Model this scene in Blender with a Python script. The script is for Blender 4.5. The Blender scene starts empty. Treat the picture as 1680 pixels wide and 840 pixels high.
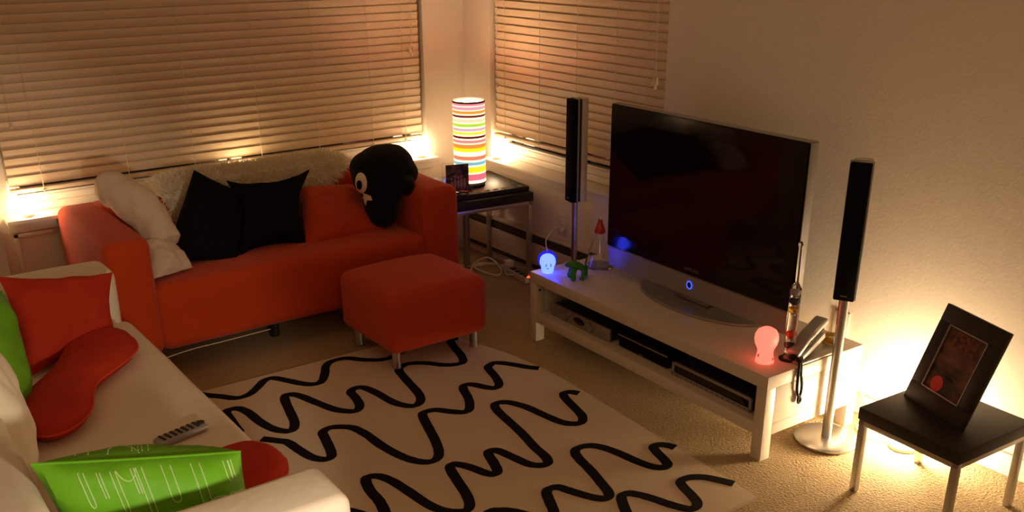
import bpy, bmesh, math, random
from mathutils import Vector, Matrix, noise
from mathutils.bvhtree import BVHTree
PI = math.pi
random.seed(7)
SC = bpy.context.scene
COL = SC.collection

# ------------------------------------------------------------------ materials
def mat(name, col, rough=.6, metal=0., spec=.5, bump=None, emit=None, estr=1., var=None, trans=0., ior=1.45, sheen=0., coat=0.):
    m = bpy.data.materials.new(name); m.use_nodes = True
    nt = m.node_tree; b = nt.nodes['Principled BSDF']
    b.inputs['Base Color'].default_value = (*col, 1)
    b.inputs['Roughness'].default_value = rough
    b.inputs['Metallic'].default_value = metal
    b.inputs['Specular IOR Level'].default_value = spec
    b.inputs['Transmission Weight'].default_value = trans
    b.inputs['IOR'].default_value = ior
    if sheen: b.inputs['Sheen Weight'].default_value = sheen
    if coat: b.inputs['Coat Weight'].default_value = coat
    if emit:
        b.inputs['Emission Color'].default_value = (*emit, 1)
        b.inputs['Emission Strength'].default_value = estr
    tc = nt.nodes.new('ShaderNodeTexCoord')
    if bump:                                       # list of (scale, strength, distance)
        prev = None
        for sc_, st_, di_ in (bump if isinstance(bump, list) else [bump]):
            n = nt.nodes.new('ShaderNodeTexNoise'); n.inputs['Scale'].default_value = sc_; n.inputs['Detail'].default_value = 4
            nt.links.new(tc.outputs['Object'], n.inputs['Vector'])
            bp = nt.nodes.new('ShaderNodeBump'); bp.inputs['Strength'].default_value = st_; bp.inputs['Distance'].default_value = di_
            nt.links.new(n.outputs['Fac'], bp.inputs['Height'])
            if prev: nt.links.new(prev.outputs['Normal'], bp.inputs['Normal'])
            prev = bp
        nt.links.new(prev.outputs['Normal'], b.inputs['Normal'])
    if var:                                        # (scale, other colour)
        n = nt.nodes.new('ShaderNodeTexNoise'); n.inputs['Scale'].default_value = var[0]; n.inputs['Detail'].default_value = 3
        nt.links.new(tc.outputs['Object'], n.inputs['Vector'])
        r = nt.nodes.new('ShaderNodeMix'); r.data_type = 'RGBA'
        r.inputs['A'].default_value = (*col, 1); r.inputs['B'].default_value = (*var[1], 1)
        mr = nt.nodes.new('ShaderNodeMapRange'); mr.inputs['From Min'].default_value = .35; mr.inputs['From Max'].default_value = .65
        nt.links.new(n.outputs['Fac'], mr.inputs['Value']); nt.links.new(mr.outputs['Result'], r.inputs['Factor'])
        nt.links.new(r.outputs['Result'], b.inputs['Base Color'])
    return m

M = {}
M['wall'] = mat('cream_wall_paint', (.80, .71, .60), .75, spec=.25, bump=[(70, .22, .004), (180, .2, .0015)])
M['trim'] = mat('white_trim_paint', (.82, .76, .66), .4)
M['carpet'] = mat('beige_carpet', (.68, .51, .29), .95, spec=.1, bump=[(95, 1., .02), (260, .8, .006)], var=(120, (.50, .36, .19)))
M['slat'] = mat('cream_blind_slat', (.76, .60, .42), .42, spec=.45)
M['cord'] = mat('cream_cord', (.70, .60, .45), .7)
M['night'] = mat('night_glass', (.006, .008, .01), .05)
M['red'] = mat('red_orange_fabric', (.60, .062, .010), .9, spec=.15, bump=[(420, .5, .002), (6, .25, .02)], var=(900, (.53, .055, .009)), sheen=.15)
M['redcush'] = mat('deep_red_cotton', (.50, .035, .012), .85, spec=.2, bump=[(500, .3, .001), (9, .4, .02)])
M['piping'] = mat('orange_red_piping', (.70, .07, .015), .8)
M['white_fab'] = mat('off_white_fabric', (.86, .74, .58), .85, spec=.2, bump=[(500, .3, .001), (5, .3, .02)])
M['cream'] = mat('cream_cotton', (.72, .58, .42), .9, bump=[(300, .4, .002), (14, .6, .02)])
M['fur'] = mat('cream_fur', (.92, .84, .66), .9, spec=.1)
M['black_fab'] = mat('black_cloth', (.006, .005, .005), .95, spec=.1, bump=(12, .5, .02))
M['plush'] = mat('black_plush', (.010, .008, .007), 1., spec=.05, bump=[(300, .8, .004)], sheen=.1)
M['felt'] = mat('cream_felt', (.95, .82, .62), .9)
M['rug'] = mat('cream_rug_pile', (.69, .56, .40), .95, spec=.1, bump=(350, .4, .002))
M['rugblk'] = mat('black_rug_pile', (.012, .009, .008), .95, spec=.1, bump=(350, .5, .003))
M['steel'] = mat('brushed_steel', (.55, .53, .50), .33, metal=1.)
M['silver'] = mat('silver_plastic', (.36, .34, .32), .4, metal=.5)
M['silver_dk'] = mat('dark_silver_plastic', (.36, .32, .28), .35, metal=.6)
M['bench'] = mat('white_lacquer', (.66, .58, .48), .35, spec=.4)
M['alu'] = mat('pale_brushed_aluminium', (.68, .64, .58), .35, metal=.6)
M['blackwood'] = mat('black_brown_wood', (.022, .016, .013), .45, spec=.4, bump=(60, .15, .001))
M['blackgloss'] = mat('black_gloss_plastic', (.006, .005, .005), .12)
M['screen'] = mat('dark_screen_glass', (.008, .004, .004), .06, spec=.55)
M['blackplastic'] = mat('black_plastic', (.012, .010, .010), .4)
M['grille'] = mat('black_speaker_cloth', (.006, .005, .005), .9, spec=.1, bump=(900, .5, .001))
M['glass'] = mat('clear_glass', (1, 1, 1), .02, trans=1.)
M['redglass'] = mat('red_stopper', (.55, .03, .01), .25, spec=.6)
M['amber'] = mat('amber_glass', (.75, .50, .08), .05, trans=.8)
M['green_rub'] = mat('green_rubber', (.03, .22, .02), .45, bump=(60, .4, .003))
M['wax'] = mat('tealight_wax', (.85, .7, .5), .5)
M['cordw'] = mat('white_cable', (.75, .65, .52), .6)
M['outlet'] = mat('outlet_plastic', (.72, .64, .5), .4)
M['brown_metal'] = mat('brown_heater_gap', (.05, .035, .025), .6)
M['heater'] = mat('beige_heater_enamel', (.60, .50, .40), .45)
M['leather'] = mat('black_leather', (.010, .008, .007), .75, spec=.2)
M['lettering'] = mat('grey_lettering', (.16, .14, .12), .5)
M['redprint'] = mat('red_print', (.6, .03, .03), .5)
M['buttons'] = mat('dark_button_rubber', (.03, .025, .025), .6)
M['bezel_blue'] = mat('blue_ring_light', (.02, .02, .2), .5, emit=(.04, .10, 1.), estr=1.6)
M['led'] = mat('red_indicator_light', (.6, .02, .01), .4, emit=(1, .06, .02), estr=3)
M['tea_glow'] = mat('glowing_frosted_glass', (.9, .8, .6), .6, emit=(1., .72, .42), estr=40)
M['floor_glow'] = mat('glowing_white_globe', (.9, .8, .6), .6, emit=(1., .76, .47), estr=240)
M['bulb_glow'] = mat('glowing_bulb', (.9, .8, .6), .6, emit=(1., .70, .42), estr=190)
M['blue_glow'] = mat('blue_night_light_glow', (.5, .6, .9), .5, emit=(.26, .50, 10.), estr=1.)
M['blue_shell'] = mat('deep_blue_shell', (.02, .02, .4), .4, emit=(.01, .01, .75), estr=1.)
M['red_glow'] = mat('red_bulb_glow', (.9, .3, .25), .5, emit=(3., .30, .20), estr=.9)
M['red_glow_top'] = mat('red_bulb_core', (.9, .4, .3), .5, emit=(3.2, .55, .45), estr=1.)

def stripes_mat():
    m = mat('striped_lamp_shade', (.6, .5, .4), .7)
    nt = m.node_tree; b = nt.nodes['Principled BSDF']
    tc = nt.nodes.new('ShaderNodeTexCoord'); sp = nt.nodes.new('ShaderNodeSeparateXYZ')
    nt.links.new(tc.outputs['Object'], sp.inputs[0])
    mr = nt.nodes.new('ShaderNodeMapRange'); mr.inputs['From Min'].default_value = 0.02; mr.inputs['From Max'].default_value = .465
    nt.links.new(sp.outputs['Z'], mr.inputs['Value'])
    W = (2.2, 1.5, .85)
    seq = [(0., (.05, .03, .02)), (.02, W), (.055, (1., .16, .22)), (.11, (1., .16, .2)), (.135, W), (.155, (.95, .8, .02)), (.20, (.9, .8, .02)),
           (.225, W), (.245, (.2, .5, .62)), (.285, W), (.305, (1., .22, .12)), (.355, W), (.41, (.95, .85, .01)), (.45, (1., .28, .05)),
           (.50, W), (.515, (1., .25, .22)), (.55, W), (.57, (.12, .012, .01)), (.595, W), (.615, (.85, .8, .03)), (.645, W), (.66, (.72, .42, .52)),
           (.69, W), (.71, (.42, .72, .05)), (.745, W), (.76, (1.1, .72, .42)), (.80, W), (.82, (.16, .02, .02)), (.845, W), (.86, (1., .32, .04)),
           (.895, W), (.91, (.95, .32, .42)), (.945, W), (.955, (.95, .25, .3)), (.985, (.05, .03, .02))]
    ramps = []
    def ramp(part):
        r = nt.nodes.new('ShaderNodeValToRGB'); r.color_ramp.interpolation = 'CONSTANT'
        el = r.color_ramp.elements
        el[0].position = part[0][0]; el[0].color = (*part[0][1], 1)
        el[1].position = part[1][0]; el[1].color = (*part[1][1], 1)
        for p_, c_ in part[2:]:
            e = el.new(p_); e.color = (*c_, 1)
        nt.links.new(mr.outputs['Result'], r.inputs['Fac']); return r
    half = len(seq)//2
    a = ramp(seq[:half]); c = ramp(seq[half:])
    gt = nt.nodes.new('ShaderNodeMath'); gt.operation = 'GREATER_THAN'; gt.inputs[1].default_value = seq[half][0]
    nt.links.new(mr.outputs['Result'], gt.inputs[0])
    mx = nt.nodes.new('ShaderNodeMix'); mx.data_type = 'RGBA'
    nt.links.new(gt.outputs[0], mx.inputs['Factor']); nt.links.new(a.outputs['Color'], mx.inputs['A']); nt.links.new(c.outputs['Color'], mx.inputs['B'])
    nt.links.new(mx.outputs['Result'], b.inputs['Emission Color']); b.inputs['Emission Strength'].default_value = 1.05
    nt.links.new(mx.outputs['Result'], b.inputs['Base Color'])
    return m
M['shade'] = stripes_mat()

def green_mat():
    # bright green cotton (the outline drawing is raised stitching geometry)
    return mat('green_printed_cotton', (.14, .40, .012), .6, spec=.3, bump=(10, .4, .02))
M['green'] = green_mat()
M['greenline'] = mat('pale_green_print_line', (.50, .68, .30), .6)

def photo_mat(name, kind):
    m = mat(name, (.02, .01, .01), .45)
    nt = m.node_tree; b = nt.nodes['Principled BSDF']
    tc = nt.nodes.new('ShaderNodeTexCoord')
    n = nt.nodes.new('ShaderNodeTexNoise'); n.inputs['Scale'].default_value = 18 if kind == 'p' else 9; n.inputs['Detail'].default_value = 5
    mp = nt.nodes.new('ShaderNodeMapping'); mp.inputs['Scale'].default_value = (1, 1, 2.2)
    nt.links.new(tc.outputs['Object'], mp.inputs[0]); nt.links.new(mp.outputs[0], n.inputs['Vector'])
    r = nt.nodes.new('ShaderNodeValToRGB'); el = r.color_ramp.elements
    el[0].position = .42; el[0].color = (.012, .006, .004, 1); el[1].position = .72
    el[1].color = (.35, .16, .12, 1) if kind == 'p' else (.24, .09, .05, 1)
    nt.links.new(n.outputs['Fac'], r.inputs['Fac']); nt.links.new(r.outputs['Color'], b.inputs['Base Color'])
    return m
M['photo_dark'] = photo_mat('dark_street_print', 's')
M['photo_people'] = photo_mat('dark_group_print', 'p')
M['orange_print'] = mat('orange_print', (.24, .055, .012), .45, var=(60, (.03, .012, .006)))
M['red_print2'] = mat('red_print_patch', (.65, .04, .03), .3)
M['pale_print'] = mat('pale_print_patch', (.42, .24, .2), .4)

# ------------------------------------------------------------------ mesh helpers
def nb(): return bmesh.new()
def box(bm, x0, x1, y0, y1, z0, z1, bev=0, seg=2, mi=0):
    r = bmesh.ops.create_cube(bm, size=1)
    vs = r['verts']
    for v in vs: v.co = Vector(((x0+x1)/2+v.co.x*(x1-x0), (y0+y1)/2+v.co.y*(y1-y0), (z0+z1)/2+v.co.z*(z1-z0)))
    fs = set(f for v in vs for f in v.link_faces)
    for f in fs: f.material_index = mi
    if bev:
        es = list(set(e for v in vs for e in v.link_edges))
        bmesh.ops.bevel(bm, geom=es, offset=bev, segments=seg, affect='EDGES', profile=.5, clamp_overlap=True)
def lathe(bm, prof, c=(0, 0, 0), n=32, mi=0, cap=True):
    rings = []
    for r, z in prof:
        rings.append([bm.verts.new((c[0]+r*math.cos(2*PI*i/n), c[1]+r*math.sin(2*PI*i/n), c[2]+z)) for i in range(n)])
    for a, b in zip(rings, rings[1:]):
        for i in range(n):
            f = bm.faces.new((a[i], a[(i+1) % n], b[(i+1) % n], b[i])); f.material_index = mi
    if cap:
        f = bm.faces.new(rings[0][::-1]); f.material_index = mi
        f = bm.faces.new(rings[-1]); f.material_index = mi
def catmull(P, k=6):
    P = [Vector(p) for p in P]; out = []
    for i in range(len(P)-1):
        p0 = P[max(i-1, 0)]; p1 = P[i]; p2 = P[i+1]; p3 = P[min(i+2, len(P)-1)]
        for j in range(k):
            t = j/k
            out.append(.5*((2*p1)+(p2-p0)*t+(2*p0-5*p1+4*p2-p3)*t*t+(3*p1-p0-3*p2+p3)*t**3))
    out.append(P[-1]); return out
def tube(bm, P, r, n=8, mi=0, up=(0, 0, 1), flat=1.):
    """swept tube; r a number or a list; flat scales the second cross axis"""
    P = [Vector(p) for p in P]; rings = []
    rr = r if isinstance(r, (list, tuple)) else [r]*len(P)
    pn = None
    for i, p in enumerate(P):
        t = (P[min(i+1, len(P)-1)]-P[max(i-1, 0)]).normalized()
        u = Vector(up) if pn is None else pn
        a = (u-t*u.dot(t))
        if a.length < 1e-4: a = Vector((1, 0, 0))-t*t.x
        a.normalize(); pn = a; b = t.cross(a)
        rings.append([bm.verts.new(p+(a*math.cos(2*PI*k/n)*flat+b*math.sin(2*PI*k/n))*rr[i]) for k in range(n)])
    for a, b in zip(rings, rings[1:]):
        for i in range(n):
            f = bm.faces.new((a[i], a[(i+1) % n], b[(i+1) % n], b[i])); f.material_index = mi
    for R, s in ((rings[0], -1), (rings[-1], 1)):
        f = bm.faces.new(R[::-1] if s < 0 else R); f.material_index = mi
def cyl(bm, p, q, r, n=20, mi=0, r2=None): tube(bm, [p, q], [r, r if r2 is None else r2], n, mi, up=(.31, .27, .9))
def prism(bm, pts, z0, z1, mi=0):
    a = [bm.verts.new((x, y, z0)) for x, y in pts]; b = [bm.verts.new((x, y, z1)) for x, y in pts]
    n = len(pts)
    for i in range(n):
        bm.faces.new((a[i], a[(i+1) % n], b[(i+1) % n], b[i])).material_index = mi
    bm.faces.new(a[::-1]).material_index = mi; bm.faces.new(b).material_index = mi
def obj(name, bm, m, parent=None, smooth=True, world=False, ang=40):
    """link a bmesh as one object; world=True: the bmesh is in world coordinates and gets re-based on its parent"""
    bmesh.ops.recalc_face_normals(bm, faces=bm.faces)
    me = bpy.data.meshes.new(name)
    ms = m if isinstance(m, list) else [m]
    if world and parent is not None:
        inv = (Matrix.Translation(parent.location) @ Matrix.Rotation(parent.rotation_euler.z, 4, 'Z')).inverted()
        if parent.parent is not None: 
            pp = parent.parent
            inv = (Matrix.Translation(pp.location) @ Matrix.Rotation(pp.rotation_euler.z, 4, 'Z')).inverted()
        bm.transform(inv)
    bm.to_mesh(me); bm.free()
    for k in ms: me.materials.append(k)
    if smooth:
        me.polygons.foreach_set('use_smooth', [True]*len(me.polygons))
        try: me.set_sharp_from_angle(angle=math.radians(ang))
        except Exception: pass
    o = bpy.data.objects.new(name, me); COL.objects.link(o)
    if parent is not None: o.parent = parent
    return o
def tag(o, label, cat, group=None, kind=None):
    o['label'] = label; o['category'] = cat
    if group: o['group'] = group
    if kind: o['kind'] = kind
    return o
def thing(name, label, cat, loc=(0, 0, 0), rz=0, group=None):
    o = bpy.data.objects.new(name, None); COL.objects.link(o)
    o.location = loc; o.rotation_euler = (0, 0, rz); o.empty_display_size = .05
    return tag(o, label, cat, group)
def solo(name, bm, m, label, cat, loc=(0, 0, 0), rz=0, group=None, **k):
    """a thing that is one mesh, given in world coordinates, based at loc"""
    bm.transform((Matrix.Translation(loc) @ Matrix.Rotation(rz, 4, 'Z')).inverted())
    o = obj(name, bm, m, **k); o.location = loc; o.rotation_euler = (0, 0, rz)
    return tag(o, label, cat, group)
def struct(name, bm, m, parent=None, **k):
    o = obj(name, bm, m, parent, **k)
    if parent is None: o['kind'] = 'structure'
    return o
def soft(o, lv=1):
    s = o.modifiers.new('subsurf', 'SUBSURF'); s.levels = lv; s.render_levels = lv
    return o

# ------------------------------------------------------------------ the room
ZT = 2.5
bm = nb(); box(bm, -4.6, .14, -6.2, .14, -.06, 0); struct('floor', bm, M['carpet'], smooth=False)
# back wall (y = 0) with the window opening
bm = nb()
AX0, AX1, AZ0, AZ1 = -2.56, -.275, .60, 2.16
box(bm, -2.64, AX0, 0, .14, 0, ZT); box(bm, AX1, .14, 0, .14, 0, ZT)
box(bm, AX0, AX1, 0, .14, 0, AZ0); box(bm, AX0, AX1, 0, .14, AZ1, ZT)
struct('wall_back', bm, M['wall'], smooth=False)
bm = nb(); box(bm, -4.6, -2.64, -.14, .14, 0, ZT); struct('wall_left', bm, M['wall'], smooth=False)
bm = nb()
BY0, BY1 = -1.685, -.275
box(bm, 0, .14, BY1, 0, 0, ZT); box(bm, 0, .14, -6.2, BY0, 0, ZT)
box(bm, 0, .14, BY0, BY1, 0, AZ0); box(bm, 0, .14, BY0, BY1, AZ1, ZT)
struct('wall_right', bm, M['wall'], smooth=False)
# windows: frame with two sashes and dark night panes
def window(name, ax, a0, a1):
    def bx(bm, u0, u1, d0, d1, z0, z1, bev=.003):
        if ax == 'x': box(bm, u0, u1, d0, d1, z0, z1, bev)
        else: box(bm, d0, d1, u0, u1, z0, z1, bev)
    bm = nb()
    bx(bm, a0, a1, .085, .135, AZ0, AZ0+.100); bx(bm, a0+.001, a1-.001, .07, .087, AZ0+.019, AZ0+.055); bx(bm, a0, a1, .085, .135, AZ1-.045, AZ1)
    bx(bm, a0+.002, a0+.05, .089, .133, AZ0+.1, AZ1-.045); bx(bm, a1-.05, a1-.002, .089, .133, AZ0+.1, AZ1-.045)
    mid = (a0+a1)/2; bx(bm, mid-.03, mid+.03, .082, .13, AZ0+.1, AZ1-.045)
    bx(bm, a0+.002, a1-.002, .078, .087, AZ0+.078, AZ0+.088)
    w = struct(name, bm, M['trim'])
    bm = nb(); bx(bm, a0+.03, a1-.03, .115, .125, AZ0+.03, AZ1-.03, 0); obj('pane', bm, M['night'], w, smooth=False)
window('window_1', 'x', AX0, AX1); window('window_2', 'y', BY0, BY1)
# sills with apron
bm = nb(); box(bm, -2.60, -.235, -.075, .09, .598, .618, .004); box(bm, -2.585, -.25, -.016, .0, .545, .598, .003); struct('trim_1', bm, M['trim'])
bm = nb(); box(bm, -.055, .09, -1.72, -.235, .598, .618, .004); box(bm, -.014, 0, -1.71, -.25, .545, .598, .003); struct('trim_2', bm, M['trim'])
# raised frame below the left end of the back sill
bm = nb()
for x0, x1, z0, z1 in ((-2.575, -2.555, .1, .54), (-2.575, -2.40, .52, .54)): box(bm, x0, x1, -.012, 0, z0, z1, .002)
struct('trim_3', bm, M['trim'])
bm = nb(); box(bm, -.014, 0, -6.2, -1.9, 0, .085, .004); struct('baseboard_right', bm, M['trim'])
bm = nb(); box(bm, -2.64, 0, -.014, 0, 0, .085, .004); struct('baseboard_back', bm, M['trim'])
# baseboard heater on the right wall
t = thing('baseboard_heater', 'long low beige baseboard heater under the right-hand window', 'heater', (0, -.95, 0))
bm = nb(); box(bm, -.05, 0, -1.85, -.05, .262, .275, .003); box(bm, -.016, -.002, -1.85, -.05, .03, .262, 0); box(bm, -.05, -.012, -1.85, -1.83, .05, .265, 0); obj('housing', bm, M['heater'], t, world=True)
bm = nb(); box(bm, -.052, -.044, -1.85, -.05, .09, .215, .004); obj('front_panel', bm, M['heater'], t, world=True)
bm = nb(); box(bm, -.040, -.018, -1.82, -.06, .06, .255, 0); obj('heating_fins', bm, M['brown_metal'], t, world=True, smooth=False)

# ------------------------------------------------------------------ blinds
def blind(ax, a0, a1, zb, zt, cords, label, pulls, slope=0.):
    """ax 'x': hangs in the plane y=.03; 'y': in the plane x=.03"""
    D = .030
    def P(u, d, z): return (u, d, z) if ax == 'x' else (d, u, z)
    t = thing('window_blind', label, 'blind', P((a0+a1)/2, D, zb), 0, 'cream slatted blinds over the windows')
    rnd = random.Random(3)
    bm = nb(); z = zb+.030; pitch = .0423
    while z < zt:
        # closed slat: lower edge behind, upper edge towards the room, slightly crowned
        tw = rnd.uniform(-.0015, .0015); prof = []
        for k in range(5):
            s = k/4
            prof.append((D+.0055-s*.0105-math.sin(PI*s)*.0016+tw*.4, z+s*.047))
        nsg = 24
        cols = []
        for i in range(nsg+1):
            u = a0+(a1-a0)*i/nsg; w = .0003*math.sin(i*.5+z*40)
            front = [bm.verts.new(P(u, d+w*.5, zz+w)) for d, zz in prof]
            back = [bm.verts.new(P(u, d+.0028+w*.5, zz+w)) for d, zz in prof]
            cols.append(front+back[::-1])
        for A_, B_ in zip(cols, cols[1:]):
            for k in range(10): bm.faces.new((A_[k], A_[(k+1) % 10], B_[(k+1) % 10], B_[k]))
        bm.faces.new(cols[0]); bm.faces.new(cols[-1][::-1])
        z += pitch
    obj('slats', bm, M['slat'], t, world=True, ang=50)
    bm = nb()
    if ax == 'x': box(bm, a0, a1, D-.020, D+.022, zb, zb+.020, .004)
    else: box(bm, D-.020, D+.022, a0, a1, zb, zb+.020, .004)
    obj('bottom_rail', bm, M['slat'], t, world=True)
    bm = nb()
    if ax == 'x': box(bm, a0, a1, D-.028, D+.028, zt, zt+.05, .003)
    else: box(bm, D-.028, D+.028, a0, a1, zt, zt+.05, .003)
    obj('headrail', bm, M['slat'], t, world=True)
    for c in cords:
        bm = nb(); pts = []
        k = 0; z = zb-.004
        while z < zt:
            pts.append(P(c, D-.0175-(.003 if k % 2 else 0), z)); z += pitch/2; k += 1
        tube(bm, pts, .0017, 5)
        tube(bm, [P(c-.006, D-.021, zb+.004), P(c+.006, D-.021, zb+.004)], .004, 6)
        obj('ladder_cord', bm, M['cord'], t, world=True)
    for (u, z0, kind) in pulls:
        bm = nb()
        if kind == 'cord':
            tube(bm, [P(u, D-.035, zt), P(u+.004, D-.034, z0+.3), P(u, D-.036, z0+.03)], .0014, 6)
            tube(bm, [P(u+.012, D-.035, zt), P(u+.010, D-.036, z0+.3), P(u+.012, D-.034, z0+.045)], .0014, 6)
            o = obj('pull_cord', bm, M['cord'], t, world=True)
            bm = nb()
            for du, dz in ((0, 0), (.012, .014), (-.010, .02)):
                q = P(u+du, D-.036, z0+dz)
                lathe(bm, [(.003, .034), (.005, .03), (.0075, .004), (.007, 0)], q, 10)
            obj('tassel', bm, M['wax'], t, world=True)
        else:
            cyl(bm, P(u, D-.03, zt), P(u, D-.032, z0+.02), .0012, 6)
            lathe(bm, [(.002, .03), (.006, .02), (.006, .002), (.003, 0)], P(u, D-.032, z0), 10)
            obj('tilt_cord', bm, M['cord'], t, world=True)
    return t
blind('x', -2.545, -.290, .722, 2.11, (-2.40, -2.00, -1.665, -1.30, -.96, -.625, -.41), 'wide cream slatted blind lowered behind the red sofa', [(-.36, 1.20, 'cord'), (-2.49, 1.03, 'tilt')])
blind('y', -1.672, -.290, .745, 2.11, (-.40, -.72, -1.03, -1.33, -1.55), 'narrower cream slatted blind lowered beside the television', [(-1.625, 1.165, 'cord'), (-.345, 1.03, 'tilt')])

# ------------------------------------------------------------------ small glowing sill lamps
def sill_lamp(x, y, z, label):
    t = thing('tealight_lamp', label, 'candle lamp', (x, y, z), 0, 'small glowing lamps on the window sills')
    bm = nb(); lathe(bm, [(.022, 0), (.026, .004), (.026, .014), (.022, .018)], (0, 0, 0), 24); obj('base', bm, M['wax'], t)
    bm = nb(); lathe(bm, [(.020, .018), (.030, .028), (.033, .052), (.030, .080), (.020, .094), (.004, .098)], (0, 0, 0), 24); obj('glowing_globe', bm, M['tea_glow'], t)
for x, y, l in ((-2.495, -.025, 'glowing tealight lamp at the far left end of the back window sill'),
                (-1.42, -.025, 'glowing tealight lamp on the back sill hidden behind the sheepskin throw'),
                (-.325, -.025, 'glowing tealight lamp on the back sill behind the black plush toy'),
                (-.005, -.335, 'glowing tealight lamp on the right-hand sill beside the striped lamp')):
    sill_lamp(x, y, .618, l)

# ------------------------------------------------------------------ red sofa
def puff(bm, amt, f=3., seed=0):
    for v in bm.verts:
        n = noise.noise(v.co*f+Vector((seed, 0, 0)))
        v.co += v.normal*n*amt
def softbox(x0, x1, y0, y1, z0, z1, bev=.04, amt=.006, crown=0., seed=0):
    bm = nb(); box(bm, x0, x1, y0, y1, z0, z1)
    bmesh.ops.bevel(bm, geom=list(bm.edges), offset=bev, segments=5, affect='EDGES', profile=.5)
    es = [e for e in bm.edges if e.calc_length() > .15]
    bmesh.ops.subdivide_edges(bm, edges=es, cuts=7, use_grid_fill=True)
    bm.normal_update()
    for v in bm.verts:
        if crown and v.co.z > z1-bev*1.2:
            a = (v.co.x-x0)/(x1-x0); b = (v.co.y-y0)/(y1-y0)
            v.co.z += crown*max(0, 16*a*(1-a)*b*(1-b))**.6
    puff(bm, amt, 4, seed)
    return bm
SZ = .43
t = thing('sofa', 'red-orange fabric sofa with straight arms under the back window', 'sofa', (-1.5, -.45, 0))
obj('seat', softbox(-2.20, -.81, -.865, -.20, .125, SZ, .05, .006, .012, 1), M['red'], t, world=True)
obj('arm', softbox(-2.385, -2.185, -.875, -.06, .12, .66, .045, .006, 0, 2), M['red'], t, world=True)
obj('arm', softbox(-.83, -.615, -.875, -.06, .12, .66, .05, .006, 0, 3), M['red'], t, world=True)
obj('backrest', softbox(-2.25, -.76, -.27, -.075, .12, .665, .045, .008, 0, 4), M['red'], t, world=True)
for x in (-2.25, -1.6, -.72):
    for y in (-.66, -.18):
        bm = nb(); cyl(bm, (x, y, 0), (x, y, .13), .024); obj('leg', bm, M['blackplastic'], t, world=True)

bm = nb(); tube(bm, catmull([(-2.24, -.872, .100), (-2.16, -.872, .112), (-2.06, -.871, .119), (-1.94, -.869, .119), (-1.7, -.867, .123)], 6), .0022, 6); obj('sofa_edge_cable', bm, M['cordw'], t, world=True)  # thin white cable below the sofa front, attached as a sofa part
# footstool
t = thing('footstool', 'square red-orange fabric footstool standing on the edge of the rug', 'footstool', (-1.115, -1.215, 0))
obj('cushion', softbox(-1.385, -.855, -1.465, -.965, .098, .372, .045, .004, .035, 5), M['red'], t, world=True)
for x in (-1.325, -.90):
    for y in (-1.395, -1.03):
        bm = nb(); cyl(bm, (x, y, .012 if y < -1.2 else 0), (x, y, .105), .021, 24); cyl(bm, (x, y, .012 if y < -1.2 else 0), (x, y, .018), .0225, 24)
        obj('leg', bm, M['steel'], t, world=True)

# white sofa
t = thing('sofa', 'off-white fabric sofa at the left with red and green cushions', 'sofa', (-2.8, -2.1, 0))
obj('seat', softbox(-3.06, -2.385, -3.05, -1.16, .125, .44, .045, .006, .008, 6), M['white_fab'], t, world=True)
obj('arm', softbox(-3.20, -2.425, -1.215, -1.02, .12, .66, .04, .005, 0, 7), M['white_fab'], t, world=True)
obj('arm', softbox(-3.22, -2.455, -3.225, -3.025, .12, .66, .035, .005, 0, 8), M['white_fab'], t, world=True)
obj('backrest', softbox(-3.25, -3.03, -3.10, -1.16, .12, .70, .05, .010, 0, 9), M['white_fab'], t, world=True)
for x in (-3.1, -2.5):
    for y in (-3.12, -2.1, -1.12):
        bm = nb(); cyl(bm, (x, y, 0), (x, y, .13), .024); obj('leg', bm, M['blackplastic'], t, world=True)

# ------------------------------------------------------------------ cushions
def pillow_bm(c, th, pinch=.05, n=26, seed=0, wr=.006, bend=0., asym=.5, edge=.0):
    """c = four corners (TL, TR, BR, BL) in space; th = full thickness"""
    TL, TR, BR, BL = [Vector(p) for p in c]
    N = (TR-TL).cross(BL-TL).normalized()
    ctr = (TL+TR+BR+BL)/4
    bm = nb(); grids = []
    for side in (1, -1):
        g = []
        for i in range(n+1):
            row = []
            for j in range(n+1):
                u = i/n; v = j/n
                p = (TL*(1-u)+TR*u)*(1-v)+(BL*(1-u)+BR*u)*v
                eu = 4*u*(1-u); ev = 4*v*(1-v)
                # edges drawn in between the corners
                p += (ctr-p)*(pinch*(eu*(1-ev)**2+ev*(1-eu)**2))*1.0
                prof = (max(0, 1-abs(2*u-1)**2.4)*max(0, 1-abs(2*v-1)**2.4))**.5
                w = noise.noise(p*9+Vector((seed, side*3, 0)))*wr*2+noise.noise(p*22+Vector((seed+5, side*3, 0)))*wr
                h = side*th*(asym if side > 0 else 1-asym)*prof+w*min(1, prof*2)
                p = p+N*(h+bend*(eu*ev))
                row.append(p)
            g.append(row)
        grids.append(g)
    V = {}
    def vt(s, i, j):
        k = (0, i, j) if (i in (0, n) or j in (0, n)) else (s, i, j)
        if k not in V: V[k] = bm.verts.new(grids[0 if k[0] == 0 else s][i][j])
        return V[k]
    for s in (0, 1):
        for i in range(n):
            for j in range(n):
                f = [vt(s, i, j), vt(s, i+1, j), vt(s, i+1, j+1), vt(s, i, j+1)]
                bm.faces.new(f if s else f[::-1])
    return bm, N
def cushion(name, c, th, m, label, cat='cushion', group=None, **k):
    bm, N = pillow_bm(c, th, **k)
    base = (Vector(c[2])+Vector(c[3]))/2
    return solo(name, bm, m, label, cat, tuple(base), 0, group)

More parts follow.
